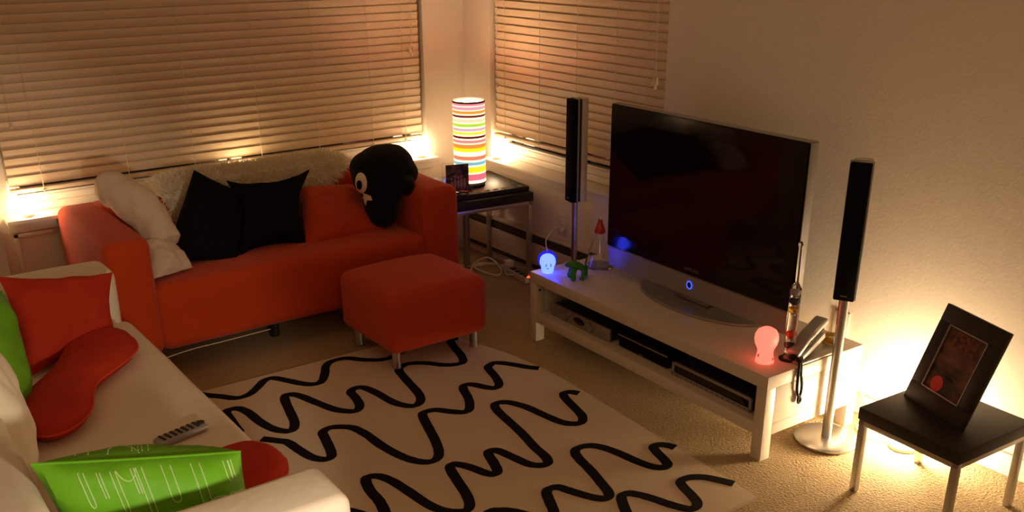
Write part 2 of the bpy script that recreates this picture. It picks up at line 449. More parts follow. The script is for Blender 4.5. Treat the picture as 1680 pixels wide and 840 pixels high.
cushion('cushion', [(-1.804, -.38, .81), (-1.575, -.40, .655), (-1.75, -.68, .43), (-2.085, -.64, .465)], .15, M['black_fab'],
        'black cushion propped on a corner, left one on the red sofa', pinch=.02, seed=1, bend=.02)
cushion('cushion', [(-1.650, -.37, .735), (-1.205, -.37, .73), (-1.38, -.66, .42), (-1.77, -.67, .425)], .15, M['black_fab'],
        'black cushion with two raised corners, right one on the red sofa', pinch=.36, seed=2, bend=.01)
cushion('cushion', [(-1.275, -.37, .645), (-.945, -.34, .60), (-.945, -.66, .425), (-1.40, -.68, .42)], .15, M['red'],
        'red-orange cushion slumped between the black cushion and plush toy', pinch=.02, seed=3, wr=.010)

# long cream pillow folded over the left arm
pts = catmull([(-2.245, -.37, .785), (-2.20, -.41, .775), (-2.13, -.48, .725), (-2.085, -.54, .650), (-2.060, -.59, .575), (-2.055, -.62, .530)], 9)
n_ = len(pts); rad = []
for i in range(n_):
    q_ = i/(n_-1); k_ = (.074+.022*math.sin(PI*q_))*min(1, (q_+.012)/.13)**.5*min(1, (1.012-q_)/.10)**.5
    rad.append(k_)
bm = nb(); tube(bm, pts, rad, 30, up=(0, 1, .3), flat=.85)
for v in bm.verts: v.co += Vector((noise.noise(v.co*13), noise.noise(v.co*13+Vector((4, 0, 0))), noise.noise(v.co*13+Vector((8, 0, 0)))))*.014+Vector((1, 0, .5))*noise.noise(Vector((v.co.x*30, v.co.y*12, v.co.z*34)))*.007
b2, _ = pillow_bm([(-2.165, -.62, .575), (-2.015, -.55, .560), (-1.985, -.745, .452), (-2.175, -.80, .455)], .13, pinch=.02, seed=33, wr=.012, n=22)
me_ = bpy.data.meshes.new('t'); b2.to_mesh(me_); bm.from_mesh(me_); b2.free(); bpy.data.meshes.remove(me_)
for v in bm.verts: v.co += Vector((0, 0, noise.noise(v.co*30)*.006))
solo('pillow', bm, M['cream'], 'long cream pillow folded over the left arm of the red sofa', 'pillow', (-2.05, -.6, .44))

# sheepskin draped over the back of the sofa
def sheep():
    top = [(-1.96, .705), (-1.88, .735), (-1.75, .735), (-1.55, .745), (-1.30, .748), (-1.08, .745), (-.97, .738), (-.90, .725)]
    bm = nb(); rows = []; nx = 44
    prof = [(-.345, .50, 0), (-.335, .56, 0), (-.325, .62, 0), (-.30, .68, .4), (-.26, .73, 1), (-.20, .748, 1), (-.14, .75, 1), (-.09, .73, 1), (-.065, .69, .4), (-.058, .65, 0)]
    x0, x1 = -1.97, -.90
    for i in range(nx+1):
        u = i/nx; row = []
        for k, (y, z, e) in enumerate(prof):
            zf = z
            # left and right ends narrow downwards
            a0 = x0+max(0, .735-zf)*.45; a1 = x1-max(0, .735-zf)*1.45 if k < 5 else x1
            x = a0+(a1-a0)*u
            endf = min(1, min(u, 1-u)*9)**.5
            y2 = y; z2 = .668+(z-.668)*(.35+.65*endf) if z > .668 else z
            y2 = -.285+(y+.285)*endf if k < 4 else y
            p = Vector((x, y2, z2)); p.z += noise.noise(p*9)*.012
            row.append(bm.verts.new(p))
        rows.append(row)
    for a, b in zip(rows, rows[1:]):
        for k in range(len(prof)-1): bm.faces.new((a[k], b[k], b[k+1], a[k+1]))
    bmesh.ops.recalc_face_normals(bm, faces=bm.faces)
    bm.normal_update()
    if sum(f.normal.z for f in bm.faces if abs(f.normal.z) > .6) < 0:
        bmesh.ops.reverse_faces(bm, faces=bm.faces); bm.normal_update()
    tri = [(f.calc_center_median().copy(), f.normal.copy(), [v.co.copy() for v in f.verts], f.calc_area()) for f in bm.faces]
    skin = bm
    fur = nb(); rnd = random.Random(5); tot = sum(q[3] for q in tri)
    for c, nrm, vs, ar in tri:
        for _ in range(int(20000*ar/tot)+1):
            a, b = rnd.random(), rnd.random()
            p = (vs[0]*(1-a)+vs[1]*a)*(1-b)+(vs[3]*(1-a)+vs[2]*a)*b
            L = rnd.uniform(.022, .048)
            d = (nrm+Vector((rnd.uniform(-.6, .6), rnd.uniform(-.6, .6), rnd.uniform(-.7, .3)))).normalized()
            s = d.cross(Vector((rnd.uniform(-1, 1), rnd.uniform(-1, 1), rnd.uniform(-1, 1)))).normalized()*.0016
            m_ = p+d*L*.6; e = p+d*L+Vector((rnd.uniform(-.005, .005), rnd.uniform(-.005, .005), -.006))
            v = [fur.verts.new(q) for q in (p-s, p+s, m_+s*.7, m_-s*.7)]; w = fur.verts.new(e)
            fur.faces.new(v); fur.faces.new((v[3], v[2], w))
    return skin, fur
skin, fur = sheep()
t = thing('sheepskin_throw', 'cream long-haired sheepskin throw draped over the red sofa back', 'throw', (-1.45, -.2, .66))
sk = obj('hide', skin, M['fur'], t, world=True)
so = sk.modifiers.new('solid', 'SOLIDIFY'); so.thickness = .006; so.offset = -1
fo = obj('hair', fur, M['fur'], t, world=True, smooth=False); fo['kind'] = 'stuff'

# black plush toy with one eye and a pale bow
def ball(bm, c, r):
    q = bmesh.ops.create_uvsphere(bm, u_segments=24, v_segments=14, radius=1)
    for v in q['verts']: v.co = Vector((c[0]+v.co.x*r[0], c[1]+v.co.y*r[1], c[2]+v.co.z*r[2]))
t = thing('plush_toy', 'black round-headed plush toy with a white eye in the corner of the red sofa', 'soft toy', (-.92, -.62, SZ))
bm = nb()
for c, r in (((-.894, -.565, .724), (.145, .145, .122)), ((-.845, -.565, .735), (.122, .135, .110)), ((-.968, -.56, .734), (.098, .105, .088)),
             ((-.995, -.595, .690), (.080, .085, .080)), ((-.842, -.70, .650), (.058, .06, .052)), ((-.80, -.56, .790), (.05, .05, .045)), ((-.80, -.62, .70), (.08, .08, .07)),
             ((-.914, -.595, .634), (.120, .105, .115)), ((-.939, -.62, .554), (.094, .09, .10)), ((-.944, -.63, .495), (.080, .08, .060))): ball(bm, c, r)
body = obj('body', bm, M['plush'], t, world=True)
rm = body.modifiers.new('remesh', 'REMESH'); rm.mode = 'VOXEL'; rm.voxel_size = .010; rm.use_smooth_shade = True
sm = body.modifiers.new('smooth', 'SMOOTH'); sm.iterations = 12; sm.factor = .6
dg = bpy.context.evaluated_depsgraph_get()
ev = body.evaluated_get(dg); tmp = ev.to_mesh(); b2 = nb(); b2.from_mesh(tmp); ev.to_mesh_clear()
bv = BVHTree.FromBMesh(b2); b2.free()
off = Vector(t.location)
def patch(name, cam, tgt, pts2, m, lift, parent):
    """a felt patch pressed on the toy: flat outline pts2 (right, up) thrown on the surface along cam->tgt"""
    d = (Vector(tgt)-Vector(cam)).normalized(); r = d.cross(Vector((0, 0, 1))).normalized(); u = r.cross(d)
    def drop(a, b):
        o_ = Vector(tgt)+r*a+u*b-d*.5-off
        h = bv.ray_cast(o_, d, 1.2)
        if h[0] is None: return None
        return h[0]+h[1]*lift
    bm = nb(); c = (sum(p[0] for p in pts2)/len(pts2), sum(p[1] for p in pts2)/len(pts2))
    K = 5; rings = []; cc = drop(*c)
    if cc is None: bm.free(); return None
    cv = bm.verts.new(cc)
    for k in range(1, K+1):
        ring = []
        for a, b in pts2:
            q = drop(c[0]+(a-c[0])*k/K, c[1]+(b-c[1])*k/K)
            if q is None: q = ring[-1].co.copy() if ring else cc
            ring.append(bm.verts.new(q))
        rings.append(ring)
    n = len(pts2)
    for i in range(n):
        bm.faces.new((cv, rings[0][i], rings[0][(i+1) % n]))
        for a, b in zip(rings, rings[1:]): bm.faces.new((a[i], b[i], b[(i+1) % n], a[(i+1) % n]))
    bmesh.ops.recalc_face_normals(bm, faces=bm.faces)
    o = obj(name, bm, m, parent)
    so = o.modifiers.new('solid', 'SOLIDIFY'); so.thickness = .004; so.offset = 0
    return o
look = (-3.3, -5., 1.84)
ell = lambda a, b, n=24, cx=0, cy=0: [(cx+a*math.cos(2*PI*i/n), cy+b*math.sin(2*PI*i/n)) for i in range(n)]
eye = patch('eye', look, (-1.055, -.640, .687), ell(.028, .050), M['felt'], .003, t)
if eye: patch('pupil', look, (-1.058, -.638, .683), ell(.012, .021, cx=-.004, cy=-.004), M['black_fab'], .007, t)
patch('bow', look, (-1.047, -.66, .610), [(-.026, .010), (-.014, .030), (.026, .012), (.034, -.012), (.008, -.010), (.0, -.036), (-.008, -.012)], M['felt'], .003, t)

# white sofa cushions
cushion('cushion', [(-2.845, -1.335, .75), (-2.455, -1.295, .675), (-2.505, -1.41, .455), (-2.845, -1.585, .455)], .14, M['redcush'],
        'square deep red cushion leaning on the far arm of the white sofa', pinch=.12, seed=11, wr=.008, asym=.6)
cushion('cushion', [(-3.02, -1.80, .80), (-2.868, -1.565, .77), (-2.885, -1.755, .455), (-2.995, -2.05, .46)], .13, M['green'],
        'dark green cushion standing at the left picture edge behind the red bean cushion', pinch=.04, seed=12)
cushion('cushion', [(-3.06, -2.30, .80), (-3.00, -1.90, .74), (-2.985, -1.96, .455), (-3.0, -2.42, .455)], .14, M['white_fab'],
        'off-white cushion against the back of the white sofa', pinch=.03, seed=13)

def peanut(outline, axis, z, th, label, piping_up=0.):
    out = catmull([(x, y, 0) for x, y in outline]+[(*outline[0], 0)], 4)[:-1]
    ax = [Vector((x, y, 0)) for x, y in axis]
    def near(p):
        best = None
        for a, b in zip(ax, ax[1:]):
            s = max(0, min(1, (p-a).dot(b-a)/(b-a).length_squared)); q = a+(b-a)*s
            if best is None or (p-q).length < best[0]: best = ((p-q).length, q)
        return best[1]
    bm = nb(); n = len(out); K = 9; mid = [near(p) for p in out]
    for side in (1, -1):
        prev = None
        for k in range(K+1):
            s = k/K
            if k == 0 and side == -1: ring = first
            else:
                ring = []
                for p, q in zip(out, mid):
                    w = p.lerp(q, s); h = th/2*(1-(1-s)**2.6)**.5
                    co = Vector((w.x, w.y, z+side*h))
                    if side > 0: co.z += noise.noise(co*14)*.004*min(1, s*3)
                    ring.append(bm.verts.new(co))
            if k == 0 and side == 1: first = ring
            if prev:
                for i in range(n):
                    f = (prev[i], prev[(i+1) % n], ring[(i+1) % n], ring[i])
                    try: bm.faces.new(f if side > 0 else f[::-1])
                    except ValueError: pass
            prev = ring
    bmesh.ops.remove_doubles(bm, verts=bm.verts, dist=.0004)
    c = sum(out, Vector())/n
    t = thing('bean_cushion', label, 'cushion', (c.x, c.y, z-th/2))
    obj('cover', bm, M['redcush'], t, world=True)
    bm = nb(); tube(bm, [Vector((p.x, p.y, z)) for p in out]+[Vector((out[0].x, out[0].y, z))], .0032, 6)
    obj('piping', bm, M['piping'], t, world=True)
ol = [(-2.965, -2.02), (-2.95, -1.90), (-2.886, -1.800), (-2.812, -1.704), (-2.749, -1.595), (-2.698, -1.475), (-2.624, -1.405), (-2.541, -1.405), (-2.485, -1.478), (-2.480, -1.588), (-2.515, -1.675), (-2.604, -1.768), (-2.68, -1.840), (-2.717, -1.921), (-2.751, -2.032), (-2.808, -2.117), (-2.877, -2.153), (-2.931, -2.125)]
peanut(ol, [(-2.86, -2.01), (-2.79, -1.88), (-2.70, -1.72), (-2.58, -1.52)], .490, .085, 'red bean-shaped cushion lying flat on the white sofa seat')
ol2 = [(-2.405, -2.70), (-2.415, -2.62), (-2.46, -2.56), (-2.535, -2.555), (-2.61, -2.60), (-2.70, -2.62), (-2.80, -2.58), (-2.90, -2.60), (-2.95, -2.68), (-2.93, -2.78), (-2.85, -2.82), (-2.76, -2.79), (-2.68, -2.78), (-2.60, -2.82), (-2.52, -2.82), (-2.44, -2.78)]
peanut(ol2, [(-2.86, -2.70), (-2.70, -2.70), (-2.51, -2.69)], .495, .095, 'red bean-shaped cushion poking out beyond the green printed cushion')

# green printed cushion by the near arm, with its pale outline print
GC = [(-3.045, -2.82, .755), (-2.590, -2.88, .662), (-2.57, -2.855, .452), (-2.98, -2.825, .452)]
t = thing('cushion', 'bright green cushion printed with pale outline drawings beside the near arm', 'cushion', (-2.78, -2.95, .46))
bm, GN = pillow_bm(GC, .26, pinch=.03, seed=21, wr=.009, asym=.70 if True else 0)
pb = bm.copy(); gv = BVHTree.FromBMesh(pb)
obj('cover', bm, M['green'], t, world=True)
TLg, TRg, BRg, BLg = [Vector(p) for p in GC]
def gpt(u, v, side):
    p = (TLg*(1-u)+TRg*u)*(1-v)+(BLg*(1-u)+BRg*u)*v
    h = gv.ray_cast(p+GN*side*.3, -GN*side, .6)
    return None if h[0] is None else h[0]+GN*side*.0006
if GN.y > 0: FS, BS = -1, 1
else: FS, BS = 1, -1
def pline(uv, side, bm, r=.0015):
    P = []
    q = catmull([(a, b, 0) for a, b in uv], 5)
    for w in q:
        g = gpt(w.x, w.y*.66, side)
        if g is not None: P.append(g)
    if len(P) > 2: tube(bm, P, r, 5, up=tuple(GN))
def loopp(cx, cy, a, b, s0=0, s1=360): return [(cx+a*math.cos(math.radians(s)), cy+b*math.sin(math.radians(s))) for s in range(s0, s1+1, 20)]
bm = nb()
for x, l, w in ((.20, .48, .012), (.345, .62, .012), (.47, .70, .014), (.60, .55, .022), (.745, .75, .022), (.90, .35, .012)):
    pline([(x-w, .07), (x-w, l*.5), (x-w, l-.06), (x-w*.6, l), (x, l+.02), (x+w*.6, l), (x+w, l-.06), (x+w, l*.5), (x+w, .07)], FS, bm)
for x in (.27, .285, .43, .445, .915, .93): pline([(x, .07), (x, .2), (x, .38)], FS, bm)
pline(loopp(.36, .82, .045, .12), FS, bm)
pline([(.40, .95), (.44, .80), (.49, .72), (.54, .70), (.58, .73)], FS, bm)
pline([(.87, .66), (.84, .60), (.79, .60), (.765, .70), (.775, .84), (.81, .90), (.86, .90), (.90, .86), (.93, .84), (.95, .74), (.955, .68), (.93, .67), (.915, .66), (.90, .61), (.88, .61), (.87, .68)], FS, bm)
for x in (.81, .825, .84, .89, .90): pline([(x, .90), (x+.005, .96), (x+.01, .99)], FS, bm)
pline([(.36, .07), (.38, .16), (.41, .20), (.44, .15), (.45, .08)], FS, bm)
for cx, cy, a, b in ((.82, .25, .03, .09), (.92, .28, .03, .10)): pline(loopp(cx, cy, a, b), BS, bm)
for x in (.20, .26, .47, .50, .52, .55): pline([(x, .06), (x+.01, .16), (x, .3)], BS, bm)
pline([(.35, .05), (.38, .12), (.42, .16), (.46, .10), (.50, .05)], BS, bm)
obj('printed_outlines', bm, M['greenline'], t, world=True)
bm = nb(); ps = []
for i in range(27):
    g = gpt(.01+.98*i/26, .004, FS); 
    p = TLg.lerp(TRg, i/26); p += ((TLg+TRg+BRg+BLg)/4-p)*(.02*4*(i/26)*(1-i/26)); ps.append(p)
tube(bm, ps, .003, 6); obj('seam', bm, M['green'], t, world=True)

# remote control on the white sofa
t = thing('remote_control', 'silver remote control with dark buttons on the white sofa seat', 'remote control', (-2.565, -2.305, .449), math.radians(14))
bm = nb(); box(bm, -.088, .075, -.024, .024, 0, .022, .009, 4)
for v in bm.verts:
    if v.co.x > .04: v.co.y *= 1.12
obj('case', bm, M['silver'], t)
for i in range(7):
    for j in range(3):
        bm = nb(); lathe(bm, [(.0055, 0), (.0055, .003), (.0035, .004)], (-.068+i*.019, -.013+j*.013, .021), 10); obj('button', bm, M['buttons'], t)
bm = nb(); lathe(bm, [(.012, 0), (.012, .003), (.009, .004)], (.063, 0, .0212), 18); obj('dial_button', bm, M['buttons'], t)

# ------------------------------------------------------------------ rug
def rug():
    right = [(-.868, -3.117), (-.849, -2.86), (-.834, -2.587), (-.813, -2.275), (-.798, -2.018), (-.794, -1.837), (-.818, -1.592), (-.863, -1.40), (-.895, -1.27), (-.915, -1.115)]
    R_ = [(p.x, p.y) for p in catmull([(x, y, 0) for x, y in right], 4)]
    out = R_+[(-1.5, -1.112), (-2.1, -1.104), (-2.75, -1.10), (-2.76, -3.10), (-1.8, -3.11)]
    bm = nb(); prism(bm, out, .001, .012, 0)
    S = {}
    S['a'] = [(-2.164, -1.104), (-2.126, -1.157), (-2.085, -1.201), (-2.039, -1.257), (-1.981, -1.258), (-1.923, -1.214), (-1.869, -1.164), (-1.825, -1.163), (-1.785, -1.227), (-1.745, -1.297), (-1.708, -1.33), (-1.667, -1.322), (-1.619, -1.256), (-1.577, -1.183), (-1.529, -1.151), (-1.461, -1.161), (-1.404, -1.226), (-1.347, -1.269), (-1.294, -1.277), (-1.203, -1.242), (-1.115, -1.175)]
    S['b'] = [(-2.144, -1.565), (-2.135, -1.466), (-2.124, -1.373), (-2.103, -1.348), (-2.066, -1.361), (-2.048, -1.422), (-2.043, -1.524), (-2.026, -1.614), (-1.993, -1.667), (-1.961, -1.668), (-1.929, -1.609), (-1.901, -1.495), (-1.872, -1.387), (-1.845, -1.36), (-1.811, -1.396), (-1.781, -1.503), (-1.75, -1.603), (-1.715, -1.654), (-1.68, -1.673), (-1.645, -1.636), (-1.625, -1.559), (-1.616, -1.499), (-1.581, -1.476), (-1.549, -1.495), (-1.53, -1.577), (-1.519, -1.691), (-1.493, -1.755), (-1.46, -1.779), (-1.418, -1.754), (-1.387, -1.684), (-1.362, -1.551), (-1.334, -1.426), (-1.291, -1.392), (-1.246, -1.394), (-1.189, -1.435), (-1.143, -1.494), (-1.092, -1.526), (-1.046, -1.52), (-1.012, -1.45), (-0.99, -1.369), (-0.966, -1.294), (-0.938, -1.263), (-0.912, -1.275)]
    S['c'] = [(-2.095, -1.67), (-2.047, -1.727), (-2.025, -1.759), (-2.016, -1.838), (-2.001, -1.923), (-1.969, -1.967), (-1.938, -1.959), (-1.918, -1.911), (-1.892, -1.81), (-1.878, -1.764), (-1.841, -1.746), (-1.801, -1.763), (-1.764, -1.803), (-1.748, -1.884), (-1.744, -1.998), (-1.728, -2.106), (-1.703, -2.176), (-1.67, -2.215), (-1.633, -2.218), (-1.597, -2.183), (-1.56, -2.102), (-1.524, -1.995), (-1.485, -1.881), (-1.459, -1.856), (-1.412, -1.866), (-1.37, -1.917), (-1.329, -1.953), (-1.292, -1.938), (-1.243, -1.858), (-1.208, -1.764), (-1.18, -1.738), (-1.15, -1.754), (-1.115, -1.82), (-1.088, -1.84), (-1.053, -1.816), (-1.02, -1.735), (-0.996, -1.65), (-0.967, -1.626), (-0.942, -1.619), (-0.912, -1.641), (-0.873, -1.699), (-0.845, -1.75), (-0.812, -1.79)]
    S['d'] = [(-0.835, -2.10), (-0.850, -2.075), (-0.868, -2.063), (-0.894, -2.068), (-0.917, -2.121), (-0.938, -2.2), (-0.962, -2.275), (-1.0, -2.314), (-1.035, -2.304), (-1.064, -2.262), (-1.08, -2.175), (-1.095, -2.071), (-1.125, -1.996), (-1.158, -1.969), (-1.19, -1.976), (-1.212, -2.03), (-1.231, -2.141), (-1.249, -2.248), (-1.276, -2.362), (-1.29, -2.45), (-1.312, -2.491), (-1.344, -2.489), (-1.374, -2.454), (-1.391, -2.374), (-1.407, -2.303), (-1.434, -2.287), (-1.453, -2.308), (-1.473, -2.37), (-1.497, -2.427), (-1.521, -2.437), (-1.54, -2.413), (-1.554, -2.367), (-1.573, -2.32), (-1.6, -2.288), (-1.626, -2.305), (-1.654, -2.4), (-1.679, -2.493), (-1.709, -2.559), (-1.746, -2.58), (-1.794, -2.544), (-1.821, -2.475), (-1.832, -2.36), (-1.844, -2.258), (-1.865, -2.2), (-1.899, -2.179), (-1.921, -2.201), (-1.94, -2.271), (-1.947, -2.346), (-1.966, -2.419), (-1.983, -2.457), (-2.013, -2.451), (-2.041, -2.38), (-2.068, -2.336), (-2.098, -2.329)]
    S['e'] = [(-0.846, -2.69), (-0.858, -2.66), (-0.879, -2.638), (-0.909, -2.636), (-0.927, -2.672), (-0.946, -2.735), (-0.964, -2.769), (-0.989, -2.773), (-1.018, -2.744), (-1.037, -2.677), (-1.05, -2.59), (-1.071, -2.519), (-1.101, -2.482), (-1.143, -2.471), (-1.176, -2.486), (-1.198, -2.538), (-1.22, -2.634), (-1.247, -2.721), (-1.268, -2.783), (-1.293, -2.807), (-1.32, -2.795), (-1.347, -2.75), (-1.372, -2.689), (-1.388, -2.651), (-1.415, -2.639), (-1.444, -2.652), (-1.472, -2.706), (-1.501, -2.765), (-1.529, -2.784), (-1.565, -2.762), (-1.595, -2.711), (-1.614, -2.678), (-1.645, -2.649), (-1.677, -2.634), (-1.704, -2.661), (-1.73, -2.75)]
    S['f'] = [(-0.869, -3.007), (-0.892, -2.96), (-0.923, -2.91), (-0.967, -2.881), (-1.009, -2.882), (-1.028, -2.911), (-1.045, -2.967), (-1.066, -3.017), (-1.096, -3.036), (-1.123, -3.024), (-1.149, -2.972), (-1.172, -2.905), (-1.194, -2.856), (-1.218, -2.829), (-1.249, -2.831), (-1.277, -2.868), (-1.303, -2.913), (-1.326, -2.943), (-1.37, -2.98)]
    for k, L in S.items():
        P = catmull([(x, y, 0) for x, y in L], 4)
        W = .0185; zt = .0145; ra = []
        for i, p in enumerate(P):
            tt = (P[min(i+1, len(P)-1)]-P[max(i-1, 0)]).normalized(); nn = Vector((-tt.y, tt.x, 0))
            # strokes are drawn thinner where they run away from the window
            w = W*(.82+.28*abs(tt.y))+noise.noise(p*60)*.0016
            a = p+nn*w; b = p-nn*w
            ra.append([bm.verts.new((a.x, a.y, .011)), bm.verts.new((a.x, a.y, zt)), bm.verts.new((b.x, b.y, zt)), bm.verts.new((b.x, b.y, .011))])
        for q, r in zip(ra, ra[1:]):
            for j in range(3): bm.faces.new((q[j], q[j+1], r[j+1], r[j])).material_index = 1
        bm.faces.new(ra[0]).material_index = 1; bm.faces.new(ra[-1][::-1]).material_index = 1
    return bm
bm = rug()
o = obj('rug', bm, [M['rug'], M['rugblk']], smooth=False)
tag(o, 'cream rug with wavy black lines in the middle of the carpet', 'rug')

# ------------------------------------------------------------------ corner table, board, lamp, photo holder
def square_table(name, label, W, H, top, leg, loc, rz, group=None):
    """origin at the centre on the floor"""
    t = thing(name, label, 'side table', loc, rz, group)
    h = W/2
    bm = nb(); box(bm, -h, h, -h, h, H-top, H, .003); obj('tabletop', bm, M['blackwood'], t)
    bm = nb(); fr = leg*.8; a = h-.004
    box(bm, -a, a, -a, -a+fr, H-top-fr, H-top, .001); box(bm, -a, a, a-fr, a, H-top-fr, H-top, .001)
    box(bm, -a, -a+fr, -a, a, H-top-fr, H-top, .001); box(bm, a-fr, a, -a, a, H-top-fr, H-top, .001)
    obj('apron_frame', bm, M['steel'], t)
    for sx in (-1, 1):
        for sy in (-1, 1):
            x = sx*(a-leg/2); y = sy*(a-leg/2)
            bm = nb(); box(bm, x-leg/2, x+leg/2, y-leg/2, y+leg/2, 0, H-top, .002); obj('leg', bm, M['steel'], t)
    return t
c5, s5 = math.cos(math.radians(-6)), math.sin(math.radians(-6))
TW = .50
FR = Vector((-.087, -.80, 0)); tc_ = FR+Vector((-TW/2*c5-TW/2*s5, -TW/2*s5+TW/2*c5, 0))
square_table('side_table', 'black-topped steel side table in the corner carrying the striped lamp', TW, .525, .05, .026, tuple(tc_), math.radians(-6))
t = thing('game_board', 'thin black board with a pale dashed edge lying under the striped lamp', 'board', (tc_.x, tc_.y+.02, .5255), math.radians(-6))
bm = nb(); box(bm, -.245, .245, -.235, .22, 0, .026, .002); obj('board', bm, M['blackwood'], t)
bm = nb()
for i in range(9):
    x = -.20+i*.05; tube(bm, [(x-.014, -.205, .0264), (x, -.215, .0264), (x+.014, -.205, .0264)], .0022, 5)
    tube(bm, [(x-.014, -.200, .0264), (x, -.195, .0264), (x+.014, -.200, .0264)], .0022, 5)
obj('edge_pattern', bm, M['cream'], t)

LX, LY, LZ = -.340, -.553, .5515
t = thing('table_lamp', 'cylindrical lamp with glowing multicoloured horizontal stripes on the corner table', 'lamp', (LX, LY, LZ))
bm = nb(); lathe(bm, [(.083, 0), (.083, .02), (.03, .022)], (0, 0, 0), 40); obj('base', bm, M['blackplastic'], t)
bm = nb(); lathe(bm, [(.0875, .02), (.0875, .465), (.0860, .465), (.0860, .02)], (0, 0, 0), 48, cap=False); obj('lamp_shade', bm, M['shade'], t)
bm = nb(); lathe(bm, [(.0885, .457), (.0885, .467), (.0850, .467), (.0850, .457), (.0885, .457)], (0, 0, 0), 48, cap=False); obj('shade_rim', bm, M['blackplastic'], t)
bm = nb(); lathe(bm, [(.012, .02), (.012, .31)], (0, 0, 0), 16); obj('stem', bm, M['steel'], t)
bm = nb(); lathe(bm, [(.014, .31), (.034, .35), (.040, .385), (.034, .42), (.012, .438)], (0, 0, 0), 20); obj('bulb', bm, M['bulb_glow'], t)

t = thing('photo_holder', 'small clear acrylic holder with a dark group photo before the striped lamp', 'picture frame', (-.487, -.655, .5515), math.radians(-17))
bm = nb(); box(bm, -.085, .085, .002, .006, 0, .165, 0); box(bm, -.085, .085, -.006, .06, 0, .004, 0); obj('acrylic_stand', bm, M['glass'], t, smooth=False)
bm = nb(); box(bm, -.066, .060, -.0015, .001, .012, .155, 0); obj('photo', bm, M['photo_people'], t, smooth=False)

bm = nb()
for x, h in ((-.035, .050), (-.016, .066), (.002, .058), (.018, .064), (.036, .046)):
    for zc, rx, rz_ in ((.030+h*.35, .008, h*.42), (.034+h*.85, .005, .007)):
        q = bmesh.ops.create_uvsphere(bm, u_segments=10, v_segments=6, radius=1)
        for v in q['verts']: v.co = Vector((x+v.co.x*rx, -.0014+v.co.y*.0008, zc+v.co.z*rz_))
obj('printed_figures', bm, M['pale_print'], t)
# ------------------------------------------------------------------ tv bench and everything on it
BA = -.0303; BO = Vector((-.6085, -1.4537, 0)); BH = .348; BL_, BD = 1.491, .543
def BP(s, t_, z=BH):
    e = Vector((math.sin(BA), -math.cos(BA), 0)); n = Vector((math.cos(BA), math.sin(BA), 0))
    p = BO+e*s+n*t_; return (p.x, p.y, z)
# local frame on the bench: +x towards the wall, -y along the front towards the near end
t = thing('media_bench', 'long low white media bench with an open shelf along the right wall', 'tv bench', (BO.x, BO.y, 0), BA)
bm = nb(); box(bm, 0, BD, -BL_, 0, .296, BH, .002); obj('top', bm, M['bench'], t)
bm = nb(); box(bm, .001, BD-.001, -BL_+.05, -.05, .100, .147, .002); obj('shelf', bm, M['bench'], t)
for y0, y1 in ((-.0505, -.001), (-BL_+.001, -BL_+.0505)):
    bm = nb(); box(bm, .052, BD-.052, y0, y1, .147, .2955, .001); box(bm, .052, BD-.052, y0, y1, .100, .146, .001); obj('end_panel', bm, M['bench'], t)
    for x0 in (0, BD-.0505):
        bm = nb(); box(bm, x0+.001, x0+.0505, y0, y1, 0, .2955, .0015); obj('leg', bm, M['bench'], t)
bm = nb(); box(bm, BD-.02, BD-.012, -BL_+.05, -.05, .147, .29, 0); obj('back_panel', bm, M['bench'], t, smooth=False)
bm = nb(); cyl(bm, (.022, -.0505, .262), (.022, -.053, .262), .006, 12); obj('screw_hole', bm, M['blackplastic'], t)

# AV receiver
t = thing('stereo_receiver', 'dark grey receiver with an oval display and round knobs, leftmost on the bench shelf', 'receiver', BP(.325, .05, .148), BA)
bm = nb(); box(bm, .012, .33, -.215, .215, .006, .058, .002); obj('case', bm, M['blackplastic'], t)
bm = nb(); box(bm, 0, .012, -.218, .218, .002, .062, .003); obj('front_panel', bm, M['silver_dk'], t)
bm = nb(); lathe(bm, [(.020, 0), (.020, .0015)], (0, 0, 0), 30)
for v in bm.verts: v.co = Vector((-.0005-v.co.z, v.co.x*2.1, .033+v.co.y*.85))
obj('display_window', bm, M['screen'], t)
bm = nb()
tube(bm, [(-.001, .043*math.cos(2*PI*i/32), .033+.0185*math.sin(2*PI*i/32)) for i in range(33)], .0016, 6); obj('display_ring', bm, M['silver'], t)
for y, r in ((.10, .020), (-.085, .020)):
    bm = nb(); cyl(bm, (0, y, .033), (-.013, y, .033), r, 28, r2=r*.92); k = obj('knob', bm, M['silver_dk'], t)
    bm = nb(); tube(bm, [(-.002, y+(r+.003)*math.cos(2*PI*i/28), .033+(r+.003)*math.sin(2*PI*i/28)) for i in range(29)], .0016, 6); obj('knob_ring', bm, M['silver'], t)
for y in (.155, .175, .195, -.14, -.16, -.185):
    bm = nb(); cyl(bm, (0, y, .030), (-.004, y, .030), .0045 if abs(y) > .15 else .006, 12); obj('button', bm, M['silver'], t)
for y in (-.17, .17):
    for x in (.03, .29):
        bm = nb(); cyl(bm, (x, y, 0), (x, y, .008), .014, 14); obj('foot', bm, M['blackplastic'], t)

# centre speaker
t = thing('centre_speaker', 'small black centre speaker lying on the middle of the bench shelf', 'speaker', BP(.745, .06, .148), BA)
bm = nb(); box(bm, .006, .13, -.157, .157, .0, .056, .004); obj('cabinet', bm, M['blackgloss'], t)
bm = nb(); box(bm, 0, .008, -.150, .150, .004, .052, .003); obj('grille', bm, M['grille'], t)
bm = nb(); box(bm, -.0012, .0, -.012, .012, .009, .012, 0); obj('badge', bm, M['silver'], t, smooth=False)
bm = nb(); box(bm, .001, .006, -.157, .157, .052, .058, .001); obj('trim_edge', bm, M['silver_dk'], t)

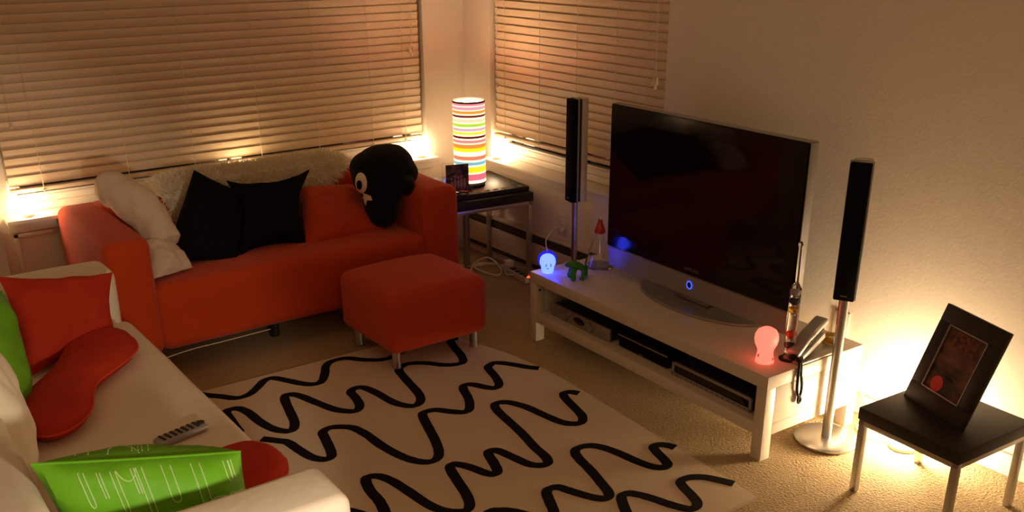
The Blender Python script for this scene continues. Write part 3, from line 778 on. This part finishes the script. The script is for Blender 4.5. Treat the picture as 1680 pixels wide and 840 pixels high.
# disc player, silver
t = thing('disc_player', 'silver-fronted disc player with a row of dots, rightmost on the bench shelf', 'disc player', BP(1.167, .045, .148), BA)
bm = nb(); box(bm, .010, .36, -.214, .214, .0, .058, .002); obj('case', bm, M['blackplastic'], t)
bm = nb(); box(bm, 0, .010, -.218, .218, -.0, .016, .001); box(bm, 0, .010, -.218, .218, .048, .060, .001); box(bm, 0, .010, -.218, -.205, 0, .060, .001); box(bm, 0, .010, .205, .218, 0, .060, .001); obj('front_panel', bm, M['silver'], t)
bm = nb()
pts = [(-.2, .017), (.2, .017), (.165, .046), (-.165, .046)]
a = [bm.verts.new((-.0008, y, z)) for y, z in pts]; b = [bm.verts.new((.009, y, z)) for y, z in pts]
for i in range(4): bm.faces.new((a[i], a[(i+1) % 4], b[(i+1) % 4], b[i]))
bm.faces.new(a); bm.faces.new(b[::-1]); obj('display_window', bm, M['blackgloss'], t, smooth=False)
for i in range(14):
    bm = nb(); cyl(bm, (0, -.19+i*.029, .008), (-.0012, -.19+i*.029, .008), .0026, 10); obj('dot_button', bm, M['buttons'], t)

# television
TS, TT = .775, .285
t = thing('television', 'large flat television with a black screen and silver lower strip on the bench', 'television', BP(TS, TT+.02), BA)
z0 = .385-BH; zb = .482-BH; z1 = 1.138-BH; hw = .553
def trap(bm, x0, x1, yw0, yw1, za, zb_, bev=.003, mi=0):
    r = bmesh.ops.create_cube(bm, size=1)
    for v in r['verts']:
        w = yw0 if v.co.z < 0 else yw1
        v.co = Vector((x0 if v.co.x < 0 else x1, w if v.co.y > 0 else -w, za if v.co.z < 0 else zb_))
    bmesh.ops.bevel(bm, geom=list(set(e for v in r['verts'] for e in v.link_edges)), offset=bev, segments=2, affect='EDGES')
bm = nb(); trap(bm, -.018, .024, hw-.001, hw+.001, zb+.002, z1-.0015, .004); obj('screen_bezel', bm, M['blackgloss'], t)
bm = nb(); trap(bm, -.0185, -.0178, hw-.055, hw-.055, zb+.06, z1-.065, .0002); obj('screen', bm, M['screen'], t, smooth=False)
bm = nb(); trap(bm, -.014, .030, hw-.014, hw+.0, z0, zb, .004); obj('lower_strip', bm, M['silver'], t)
bm = nb()
for s in (-1, 1): box(bm, -.012, .030, s*hw-(.0 if s > 0 else .004), s*hw+(.004 if s > 0 else 0), zb, z1, .001)
box(bm, -.010, .030, -hw, hw, z1-.001, z1+.003, .001); obj('silver_edge', bm, M['silver'], t)
bm = nb(); trap(bm, .024, .095, hw-.09, hw-.12, z0+.06, z1-.08, .03); obj('back_shell', bm, M['blackplastic'], t)
bm = nb(); box(bm, .0, .06, -.10, .10, .012, .2, .01); obj('neck', bm, M['silver_dk'], t)
bm = nb(); D_ = [(.09, -.345), (.09, .345)]
for i in range(33):
    a_ = PI/2+PI*i/32; D_.append((.065+.175*math.cos(a_), .345*math.sin(a_)))
prism(bm, D_[:1]+[(x, y) for x, y in D_[2:]][::-1]+D_[1:2], .0005, .012); 
bmesh.ops.bevel(bm, geom=[e for e in bm.edges if all(v.co.z > .01 for v in e.verts)], offset=.003, segments=2, affect='EDGES')
obj('foot', bm, M['silver_dk'], t)
bm = nb(); tube(bm, [(x, y, .006) for x, y in D_[2:]], .0045, 8); obj('foot_rim', bm, M['silver'], t)
bm = nb(); tube(bm, [(-.0155, .0145*math.cos(2*PI*i/32), .440-BH+.0165*math.sin(2*PI*i/32)) for i in range(33)], .0026, 8); obj('power_ring', bm, M['bezel_blue'], t)
bm = nb(); cyl(bm, (-.0135, 0, .440-BH), (-.0165, 0, .440-BH), .012, 24); obj('power_button', bm, M['blackgloss'], t)
bm = nb(); box(bm, -.0175, -.0135, .30, .52, zb-.002, zb+.0035, .001); obj('bezel_glint', bm, M['silver'], t)
def text(name, s, size, m, parent, mtx, ext=.0004):
    cu = bpy.data.curves.new(name, 'FONT'); cu.body = s; cu.size = size; cu.align_x = 'CENTER'; cu.align_y = 'CENTER'; cu.extrude = ext
    o = bpy.data.objects.new(name, cu)
    me = bpy.data.meshes.new_from_object(o); bpy.data.objects.remove(o)
    me.transform(mtx); me.materials.append(m)
    o = bpy.data.objects.new(name, me); COL.objects.link(o); o.parent = parent; return o
# reads along -y (towards the near end), facing -x
FACE = Matrix(((0, 0, -1, 0), (-1, 0, 0, 0), (0, 1, 0, 0), (0, 0, 0, 1)))
text('brand_lettering', 'SAMSUNG', .020, M['lettering'], t, Matrix.Translation((-.0185, -.01, zb+.028)) @ FACE)

# tower speakers
def tower(loc, rz, label):
    t = thing('tower_speaker', label, 'speaker', loc, rz, 'slim tower speakers beside the television')
    bm = nb(); lathe(bm, [(.118, 0), (.122, .006), (.122, .014), (.116, .018), (.03, .0185)], (0, 0, 0), 56); obj('base_plate', bm, M['steel'], t)
    bm = nb(); lathe(bm, [(.0185, .018), (.0185, .62)], (0, 0, 0), 24)
    for v in bm.verts: v.co.x *= .75
    obj('pole', bm, M['steel'], t)
    bm = nb(); box(bm, -.040, -.010, -.036, .036, .595, 1.10, .003); obj('grille', bm, M['grille'], t)
    bm = nb(); box(bm, -.012, -.004, -.041, .041, .590, 1.105, .003); obj('grille_frame', bm, M['silver'], t)
    bm = nb(); n = 14; pr = []
    for i in range(n+1):
        a_ = PI*i/n; pr.append((.012+.012*min(1, abs(math.sin(a_))*3)+.036*math.sin(a_), .034*math.cos(a_)))
    prism(bm, pr, .592, 1.103); obj('cabinet', bm, M['alu'], t, ang=30)
    bm = nb(); box(bm, -.004, .013, -.026, .026, .594, 1.100, .001); obj('gap_core', bm, M['blackplastic'], t)
    bm = nb(); box(bm, -.0415, -.040, -.012, .012, .612, .615, 0); obj('badge', bm, M['silver'], t, smooth=False)
    return t
tower((-.315, -2.985, 0), math.radians(28), 'slim black and silver tower speaker on a round base at the bench near end')
tower((-.200, -1.292, 0), math.radians(-12), 'slim silver and black tower speaker behind the far end of the bench')

# blue night light
gx, gy, gz = BP(.064, .058)
t = thing('night_light', 'small glowing blue ghost-shaped night light on the far bench corner', 'night light', (gx, gy, gz), math.radians(57))
bm = nb(); lathe(bm, [(.022, 0), (.028, .004), (.030, .018), (.032, .032), (.0375, .042), (.0385, .056), (.035, .072), (.026, .084), (.012, .091), (.003, .092)], (0, 0, 0), 32); obj('body', bm, M['blue_glow'], t)
bm = nb(); lathe(bm, [(.034, .0), (.0445, .010), (.0455, .018), (.040, .026), (.030, .026), (.034, 0)], (0, 0, 0), 36, cap=False)
for v in bm.verts: v.co = Vector((v.co.z-.0+.006, v.co.x, .056+v.co.y))
obj('shell', bm, M['blue_shell'], t)
def on_face(bm, y, z, ry, rz_, x=-.0395):
    q = bmesh.ops.create_uvsphere(bm, u_segments=12, v_segments=8, radius=1)
    for v in q['verts']: v.co = Vector((x+v.co.x*.0025, y+v.co.y*ry, z+v.co.z*rz_))
for y in (.010, -.012):
    bm = nb(); on_face(bm, y, .046, .0022, .009, -.0355); obj('eye', bm, M['buttons'], t)
bm = nb(); on_face(bm, .002, .028, .0035, .003, -.031); obj('mouth', bm, M['buttons'], t)
# its cable to the wall socket
bm = nb(); P = catmull([(gx+.01, gy+.01, gz+.085), (gx+.02, gy+.04, gz+.13), (-.43, -1.36, .46), (-.28, -1.22, .44), (-.12, -1.08, .40), (-.03, -.985, .345)], 8)
tube(bm, P, .0028, 8); cyl(bm, (-.03, -.985, .345), (-.008, -.965, .338), .012, 14)
obj('power_cord', bm, M['cordw'], t, world=True)
# sockets
def outlet(y, z, w, h, label):
    t = thing('wall_socket', label, 'socket', (-.0, y, z), 0)
    bm = nb(); box(bm, -.007, 0, -w/2, w/2, -h/2, h/2, .003); obj('cover_plate', bm, M['outlet'], t)
    for dz in (-h*.2, h*.2):
        bm = nb(); box(bm, -.009, -.006, -w*.22, w*.22, dz-h*.12, dz+h*.12, .002); r_ = obj('receptacle', bm, M['trim'], t)
        bm = nb()
        for dy in (-.006, .006): box(bm, -.0095, -.0085, dy-.001, dy+.001, dz-.004, dz+.004)
        obj('slot', bm, M['blackplastic'], t, smooth=False)
outlet(-.955, .355, .075, .118, 'cream wall socket plate below the right-hand window')
outlet(-2.775, .345, .075, .118, 'cream wall socket plate behind the silver telephone')

# green rubber frog
fx, fy, fz = BP(.205, .125)
t = thing('rubber_frog', 'green rubber frog with splayed legs beside the blue night light', 'toy', (fx, fy, fz), math.radians(0))
def limb(bm, P, R):
    tube(bm, catmull(P, 5), [R[0]+(R[1]-R[0])*i/(len(catmull(P, 5))-1) for i in range(len(catmull(P, 5)))], 10)
bm = nb()
r_ = Vector((.84, -.54, 0)); f_ = Vector((-.54, -.84, 0)); u_ = Vector((0, 0, 1))
def F(a, b, c): return tuple(r_*a+f_*b+u_*c)
q = bmesh.ops.create_uvsphere(bm, u_segments=24, v_segments=14, radius=1)
for v in q['verts']:
    a_, b_, c_ = v.co; v.co = Vector(F(a_*.052, b_*.034, .060+c_*.018-a_*.018-(a_*a_)*.010))
ball(bm, F(-.040, .004, .066), (.022, .020, .013)); ball(bm, F(.036, .0, .044), (.017, .017, .014))
for P_, R_ in (([(-.018, .01, .055), (-.026, .02, .040), (-.034, .026, .018)], (.010, .008)), ([(-.010, .012, .052), (-.016, .03, .034), (-.021, .045, .008)], (.011, .008)),
               ([(.028, .010, .046), (.026, .028, .030), (.020, .040, .008)], (.012, .009)), ([(.032, -.010, .040), (.045, -.018, .026), (.044, -.022, .006)], (.011, .008)),
               ([(-.02, -.014, .055), (-.03, -.028, .03), (-.03, -.03, .006)], (.010, .007))):
    tube(bm, [Vector(F(*p)) for p in catmull(P_, 4)], [R_[0]+(R_[1]-R_[0])*i/8 for i in range(9)], 10)
    e = P_[-1]; ball(bm, F(e[0]-.002, e[1]+.003, max(.009, e[2])), (.0135, .0135, .009))
o = obj('body', bm, M['green_rub'], t)
rm = o.modifiers.new('remesh', 'REMESH'); rm.mode = 'VOXEL'; rm.voxel_size = .0028; rm.use_smooth_shade = True
s_ = o.modifiers.new('smooth', 'SMOOTH'); s_.iterations = 4
for s in (-1, 1):
    bm = nb(); ball(bm, F(.042, s*.010+.002, .056), (.0045, .0045, .0045)); obj('eye', bm, M['blackgloss'], t)

# glass flask with a red stopper
x, y, z = BP(.135, .315)
t = thing('glass_flask', 'clear conical glass flask with a red stopper left of the television', 'flask', (x, y, z))
bm = nb(); lathe(bm, [(.066, .001), (.070, .006), (.069, .02), (.050, .075), (.030, .130), (.018, .160), (.017, .190), (.019, .193), (.0145, .190), (.0155, .160), (.027, .130), (.047, .075), (.0655, .02), (.062, .006)], (0, 0, 0), 40, cap=True); obj('flask_body', bm, M['glass'], t)
bm = nb(); lathe(bm, [(.012, .165), (.026, .168), (.028, .176), (.020, .200), (.012, .222), (.010, .235), (.006, .243)], (0, 0, 0), 26); obj('stopper', bm, M['redglass'], t)
bm = nb(); ball(bm, (.002, -.004, .241), (.010, .010, .008)); obj('stopper_knob', bm, M['wax'], t)
bm = nb()
for i in range(4):
    a_ = math.radians(236+i*6)
    for k in range(2):
        zc = .035+i*.012; R0 = .066-(zc)*.28
        tube(bm, [(R0*math.cos(a_+.04*math.cos(j)), R0*math.sin(a_+.04*math.cos(j)), zc+.004*math.sin(j)) for j in [2*PI*q/8 for q in range(7)]], .0012, 5)
obj('printed_mark', bm, M['redprint'], t)

# red bulb-shaped lamp
x, y, z = BP(1.381, .100)
t = thing('bulb_lamp', 'small glowing red light-bulb-shaped lamp on the near end of the bench', 'night light', (x, y, z), math.radians(57))
bm = nb(); lathe(bm, [(.030, 0), (.033, .003), (.033, .012), (.030, .034), (.029, .044), (.033, .058), (.041, .074), (.0445, .092), (.043, .110), (.035, .126), (.020, .136), (.004, .139)], (0, 0, 0), 36); obj('bulb', bm, M['red_glow'], t)
bm = nb(); lathe(bm, [(.032, .0), (.0345, .002), (.0345, .008), (.032, .0085)], (0, 0, 0), 36); obj('base_ring', bm, M['red_glow'], t)
for y_, z_ in ((-.022, .018), (.028, .030)):
    bm = nb(); ball(bm, (-.0215 if y_ < 0 else -.010, y_, z_), (.003, .004, .007)); obj('button', bm, M['redprint'], t)

# floating-ball thermometer
x, y, z = BP(1.417, .190)
t = thing('glass_thermometer', 'tall clear glass thermometer tube with floating coloured balls beside the television', 'thermometer', (x, y, z))
bm = nb(); lathe(bm, [(.036, 0), (.036, .006), (.022, .014), (.015, .026), (.0215, .040), (.0215, .285), (.012, .300), (.007, .31), (.006, .44), (.010, .452), (.004, .464)], (0, 0, 0), 30); obj('tube', bm, M['glass'], t)
for zz, m_, s in ((.060, 'blackgloss', 1), (.105, 'redglass', 1), (.200, 'amber', 1.), (.235, 'blackgloss', 1.), (.268, 'silver', 1.)):
    bm = nb(); ball(bm, (0, 0, zz), (.0145, .0145, .0145)); b_ = obj('float_ball', bm, M[m_], t)
    bm = nb(); lathe(bm, [(.006, -.020), (.0065, -.016), (.002, -.0145)], (0, 0, zz), 12); obj('metal_tag', bm, M['silver'], t)

# cordless telephone leaning in its cradle
x, y, z = BP(1.435, .285)
t = thing('cordless_phone', 'silver cordless telephone with a hanging black cord on the near bench end', 'telephone', (x, y, z), BA)
def bar(bm, p, q, w, h, bev=.004):
    """rounded bar from p to q, w wide, h thick"""
    p = Vector(p); q = Vector(q); L = (q-p).length; tx = (q-p).normalized(); ty = Vector((0, 0, 1)).cross(tx).normalized(); tz = tx.cross(ty)
    b0 = nb(); box(b0, 0, L, -w/2, w/2, -h/2, h/2, bev, 3)
    mt = Matrix(((tx.x, ty.x, tz.x, p.x), (tx.y, ty.y, tz.y, p.y), (tx.z, ty.z, tz.z, p.z), (0, 0, 0, 1)))
    b0.transform(mt); me = bpy.data.meshes.new('t'); b0.to_mesh(me); bm.from_mesh(me); b0.free(); bpy.data.meshes.remove(me)
bm = nb(); box(bm, -.11, .12, -.052, .030, 0, .010, .004); obj('cradle_base', bm, M['silver_dk'], t)
bm = nb(); bar(bm, (-.085, -.018, .018), (.070, .012, .068), .046, .024); obj('cradle_arm', bm, M['silver'], t)
bm = nb(); bar(bm, (-.085, -.014, .036), (.072, .016, .090), .036, .010, .003); obj('keypad', bm, M['blackgloss'], t)
bm = nb(); bar(bm, (-.115, -.016, .036), (-.03, .0, .084), .054, .026, .010); bar(bm, (-.04, -.002, .080), (.088, .022, .122), .056, .026, .010); obj('handset', bm, M['silver'], t)
bm = nb(); ball(bm, (-.118, -.024, .026), (.016, .018, .012)); obj('strap_loop', bm, M['leather'], t)
bm = nb()
for dx in (-.008, .008):
    tube(bm, catmull([(-.118, -.03, .030), (-.122+dx*.5, -.060, .020), (-.122+dx, -.0655, -.030), (-.116+dx*1.6, -.0655, -.075), (-.112+dx, -.065, -.110), (-.112, -.065, -.125)], 6), .0052, 8)
tube(bm, catmull([(-.112, -.065, -.112), (-.120, -.068, -.130), (-.112, -.066, -.146), (-.103, -.067, -.134), (-.110, -.066, -.118)], 5), .005, 8)
obj('hanging_cord', bm, M['leather'], t)

# amber glass candle dish
x, y, z = BP(1.41, .455)
t = thing('candle_dish', 'small round amber glass candle dish behind the telephone', 'candle holder', (x, y, z))
bm = nb(); lathe(bm, [(.026, .001), (.034, .004), (.038, .016), (.036, .030), (.033, .032), (.034, .018), (.030, .008)], (0, 0, 0), 30, cap=True); obj('dish', bm, M['amber'], t)
bm = nb(); lathe(bm, [(.020, .008), (.020, .020), (.018, .021)], (0, 0, 0), 20); obj('candle', bm, M['wax'], t)

# ------------------------------------------------------------------ near side table with picture frame
W2 = .391; a2 = -.0631
e2 = Vector((math.sin(a2), -math.cos(a2), 0)); n2 = Vector((math.cos(a2), math.sin(a2), 0))
c2 = Vector((-.5555, -3.2607, 0))+e2*W2/2+n2*W2/2
square_table('side_table', 'small black-topped steel side table with the leaning picture frame', W2, .328, .045, .024, tuple(c2), a2)
A_ = Vector((-.350, -3.296, .3285)); B_ = Vector((-.448, -3.565, .3285))
w_ = (B_-A_).length; ang = math.atan2(B_.y-A_.y, B_.x-A_.x)
mid = (A_+B_)/2
t = thing('picture_frame', 'black picture frame with a silver-edged dark street photo on the small table', 'picture frame', tuple(mid), ang)
# local: x along bottom edge towards the near end, +y behind (towards the wall)
TL = Matrix.Rotation(math.radians(-20), 4, 'X')
def framed(bm): bm.transform(TL); return bm
H3 = .355; w3 = w_/2
bm = nb(); iw, i0, i1 = w3-.052, .065, H3-.060
box(bm, -w3, w3, 0, .020, 0, i0, .002); box(bm, -w3, w3, 0, .020, i1, H3, .002); box(bm, -w3, -iw, 0, .020, i0, i1, .002); box(bm, iw, w3, 0, .020, i0, i1, .002)
obj('frame', framed(bm), M['blackwood'], t)
bm = nb(); q = .0045
box(bm, -iw, iw, -.0012, .004, i0, i0+q); box(bm, -iw, iw, -.0012, .004, i1-q, i1); box(bm, -iw, -iw+q, -.0012, .004, i0, i1); box(bm, iw-q, iw, -.0012, .004, i0, i1)
obj('inner_trim', framed(bm), M['silver'], t, smooth=False)
ph = nb(); box(ph, -iw, iw, .006, .010, i0, i1); ph = obj('photo', framed(ph), M['photo_dark'], t, smooth=False)
bm = nb(); box(bm, -iw+.035, iw-.025, .0052, .006, i1-.065, i1-.01); obj('print_building', framed(bm), M['orange_print'], ph, smooth=False)
bm = nb(); cyl(bm, (-iw+.055, .0052, i0+.030), (-iw+.055, .006, i0+.030), .027, 24); obj('print_umbrella', framed(bm), M['red_print2'], ph, smooth=False)
bm = nb(); box(bm, -w3, w3, .020, .023, 0, H3, .001); obj('frame_edge', framed(bm), M['silver_dk'], t)
bm = nb(); bar(bm, (0, .045, .12), (0, .150, .008), .04, .004, .001); obj('easel_strut', bm, M['blackplastic'], t)

# glowing lamp on the floor behind the little table
t = thing('floor_globe_lamp', 'bright glowing globe lamp on the carpet by the wall behind the small table', 'lamp', (-.125, -3.20, 0))
bm = nb(); lathe(bm, [(.05, 0), (.055, .004), (.055, .016), (.03, .022)], (0, 0, 0), 30); obj('base', bm, M['wax'], t)
bm = nb(); ball(bm, (0, 0, .080), (.060, .060, .060)); obj('globe', bm, M['floor_glow'], t)

bm = nb(); lathe(bm, [(.020, .001), (.022, .004), (.022, .40), (.020, .404)], (-.235, -.34, 0), 20)
solo('storage_tube', bm, M['silver_dk'], 'slim dark grey tube standing on the carpet under the corner table', 'tube', (-.235, -.34, 0))
# cables
def cable(pts, r, label, m='cordw', name='power_cable'):
    bm = nb(); tube(bm, catmull(pts, 7), r, 7); return solo(name, bm, M[m], label, 'cable', pts[0])
cable([(-.12, -3.16, .006), (-.18, -3.08, .006), (-.12, -2.99, .006), (-.06, -3.05, .02), (-.03, -2.93, .10), (-.012, -2.80, .30)], .0035, 'white cable from the floor lamp along the wall towards the socket')
cable([(-.40, -.62, .010), (-.33, -.50, .012), (-.22, -.42, .05), (-.16, -.47, .075), (-.12, -.53, .012), (-.2, -.60, .01), (-.26, -.48, .03), (-.18, -.38, .02), (-.1, -.45, .02)], .005, 'tangled pale cable coiled on the carpet under the corner table')
cable([(-.34, -.55, .50), (-.40, -.42, .40), (-.36, -.30, .32), (-.30, -.2, .2), (-.32, -.22, .05), (-.25, -.35, .012), (-.15, -.40, .012)], .004, 'pale lamp cable drooping below the corner table')
cable([(-.08, -1.0, .012), (-.10, -.88, .012), (-.13, -.80, .012), (-.10, -.72, .03), (-.15, -.64, .014), (-.13, -.58, .02)], .004, 'pale cable running along the carpet beside the heater')
t = thing('power_strip', 'pale power strip with a red glowing switch on the carpet by the heater', 'power strip', (-.105, -.66, 0), math.radians(83))
bm = nb(); box(bm, -.15, .15, -.025, .025, .001, .036, .005); obj('case', bm, M['heater'], t)
for i in range(5):
    bm = nb(); box(bm, -.135+i*.05, -.10+i*.05, -.016, .016, .035, .038, .001); obj('socket', bm, M['blackplastic'], t)
bm = nb(); ball(bm, (-.142, 0, .038), (.008, .010, .006)); obj('switch_light', bm, M['led'], t)
bm = nb(); box(bm, .06, .11, -.02, .02, .038, .075, .004); obj('plug_adapter', bm, M['trim'], t)

# ------------------------------------------------------------------ light
w = bpy.data.worlds.new('world'); SC.world = w; w.use_nodes = True
bg = w.node_tree.nodes['Background']; bg.inputs['Color'].default_value = (1., .56, .27, 1); bg.inputs['Strength'].default_value = .205
def light(name, kind, loc, col, power, size=.1, rot=None):
    l = bpy.data.lights.new(name, kind); l.energy = power; l.color = col
    if kind == 'AREA': l.size = size
    elif kind in ('POINT', 'SPOT'): l.shadow_soft_size = size
    o = bpy.data.objects.new(name, l); o.location = loc
    if rot: o.rotation_euler = rot
    COL.objects.link(o); return o
light('room_fill', 'POINT', (-2.7, -4.9, 2.15), (1., .54, .28), 13, .25)  # added fill without a fixture, unseen near the camera, lifts the whole room
lo = light('low_lamp', 'SPOT', (-2.70, -4.25, .95), (1., .86, .66), 60, .06)
lo.rotation_euler = (Vector((-2.80, -3.1, .62))-Vector((-2.70, -4.25, .95))).to_track_quat('-Z', 'Y').to_euler()
lo.data.spot_size = math.radians(50); lo.data.spot_blend = .35

# ------------------------------------------------------------------ camera (found from the room's straight lines)
cam = bpy.data.cameras.new('camera'); co = bpy.data.objects.new('camera', cam); COL.objects.link(co); SC.camera = co
yaw, pitch, roll = .6305, .3962, -.0055
cy, sy, cp, sp = math.cos(yaw), math.sin(yaw), math.cos(pitch), math.sin(pitch)
Fv = Vector((sy*cp, cy*cp, -sp)); Rt = Vector((cy, -sy, 0)); U = Rt.cross(Fv)
R2 = Rt*math.cos(roll)+U*math.sin(roll); U2 = -Rt*math.sin(roll)+U*math.cos(roll)
mw = Matrix((( R2.x, U2.x, -Fv.x, -3.2964), (R2.y, U2.y, -Fv.y, -4.9878), (R2.z, U2.z, -Fv.z, 1.8399), (0, 0, 0, 1)))
co.matrix_world = mw
cam.sensor_width = 36; cam.lens = 1599.2/1680*36; cam.shift_y = -(420-560)/1680; cam.clip_start = .05

SC.view_settings.view_transform = 'Standard'; SC.view_settings.look = 'None'; SC.view_settings.gamma = 1
SC.view_settings.use_curve_mapping = False; SC.view_settings.exposure = 0
try: SC.cycles.use_denoising = True; SC.cycles.max_bounces = 8
except Exception: pass
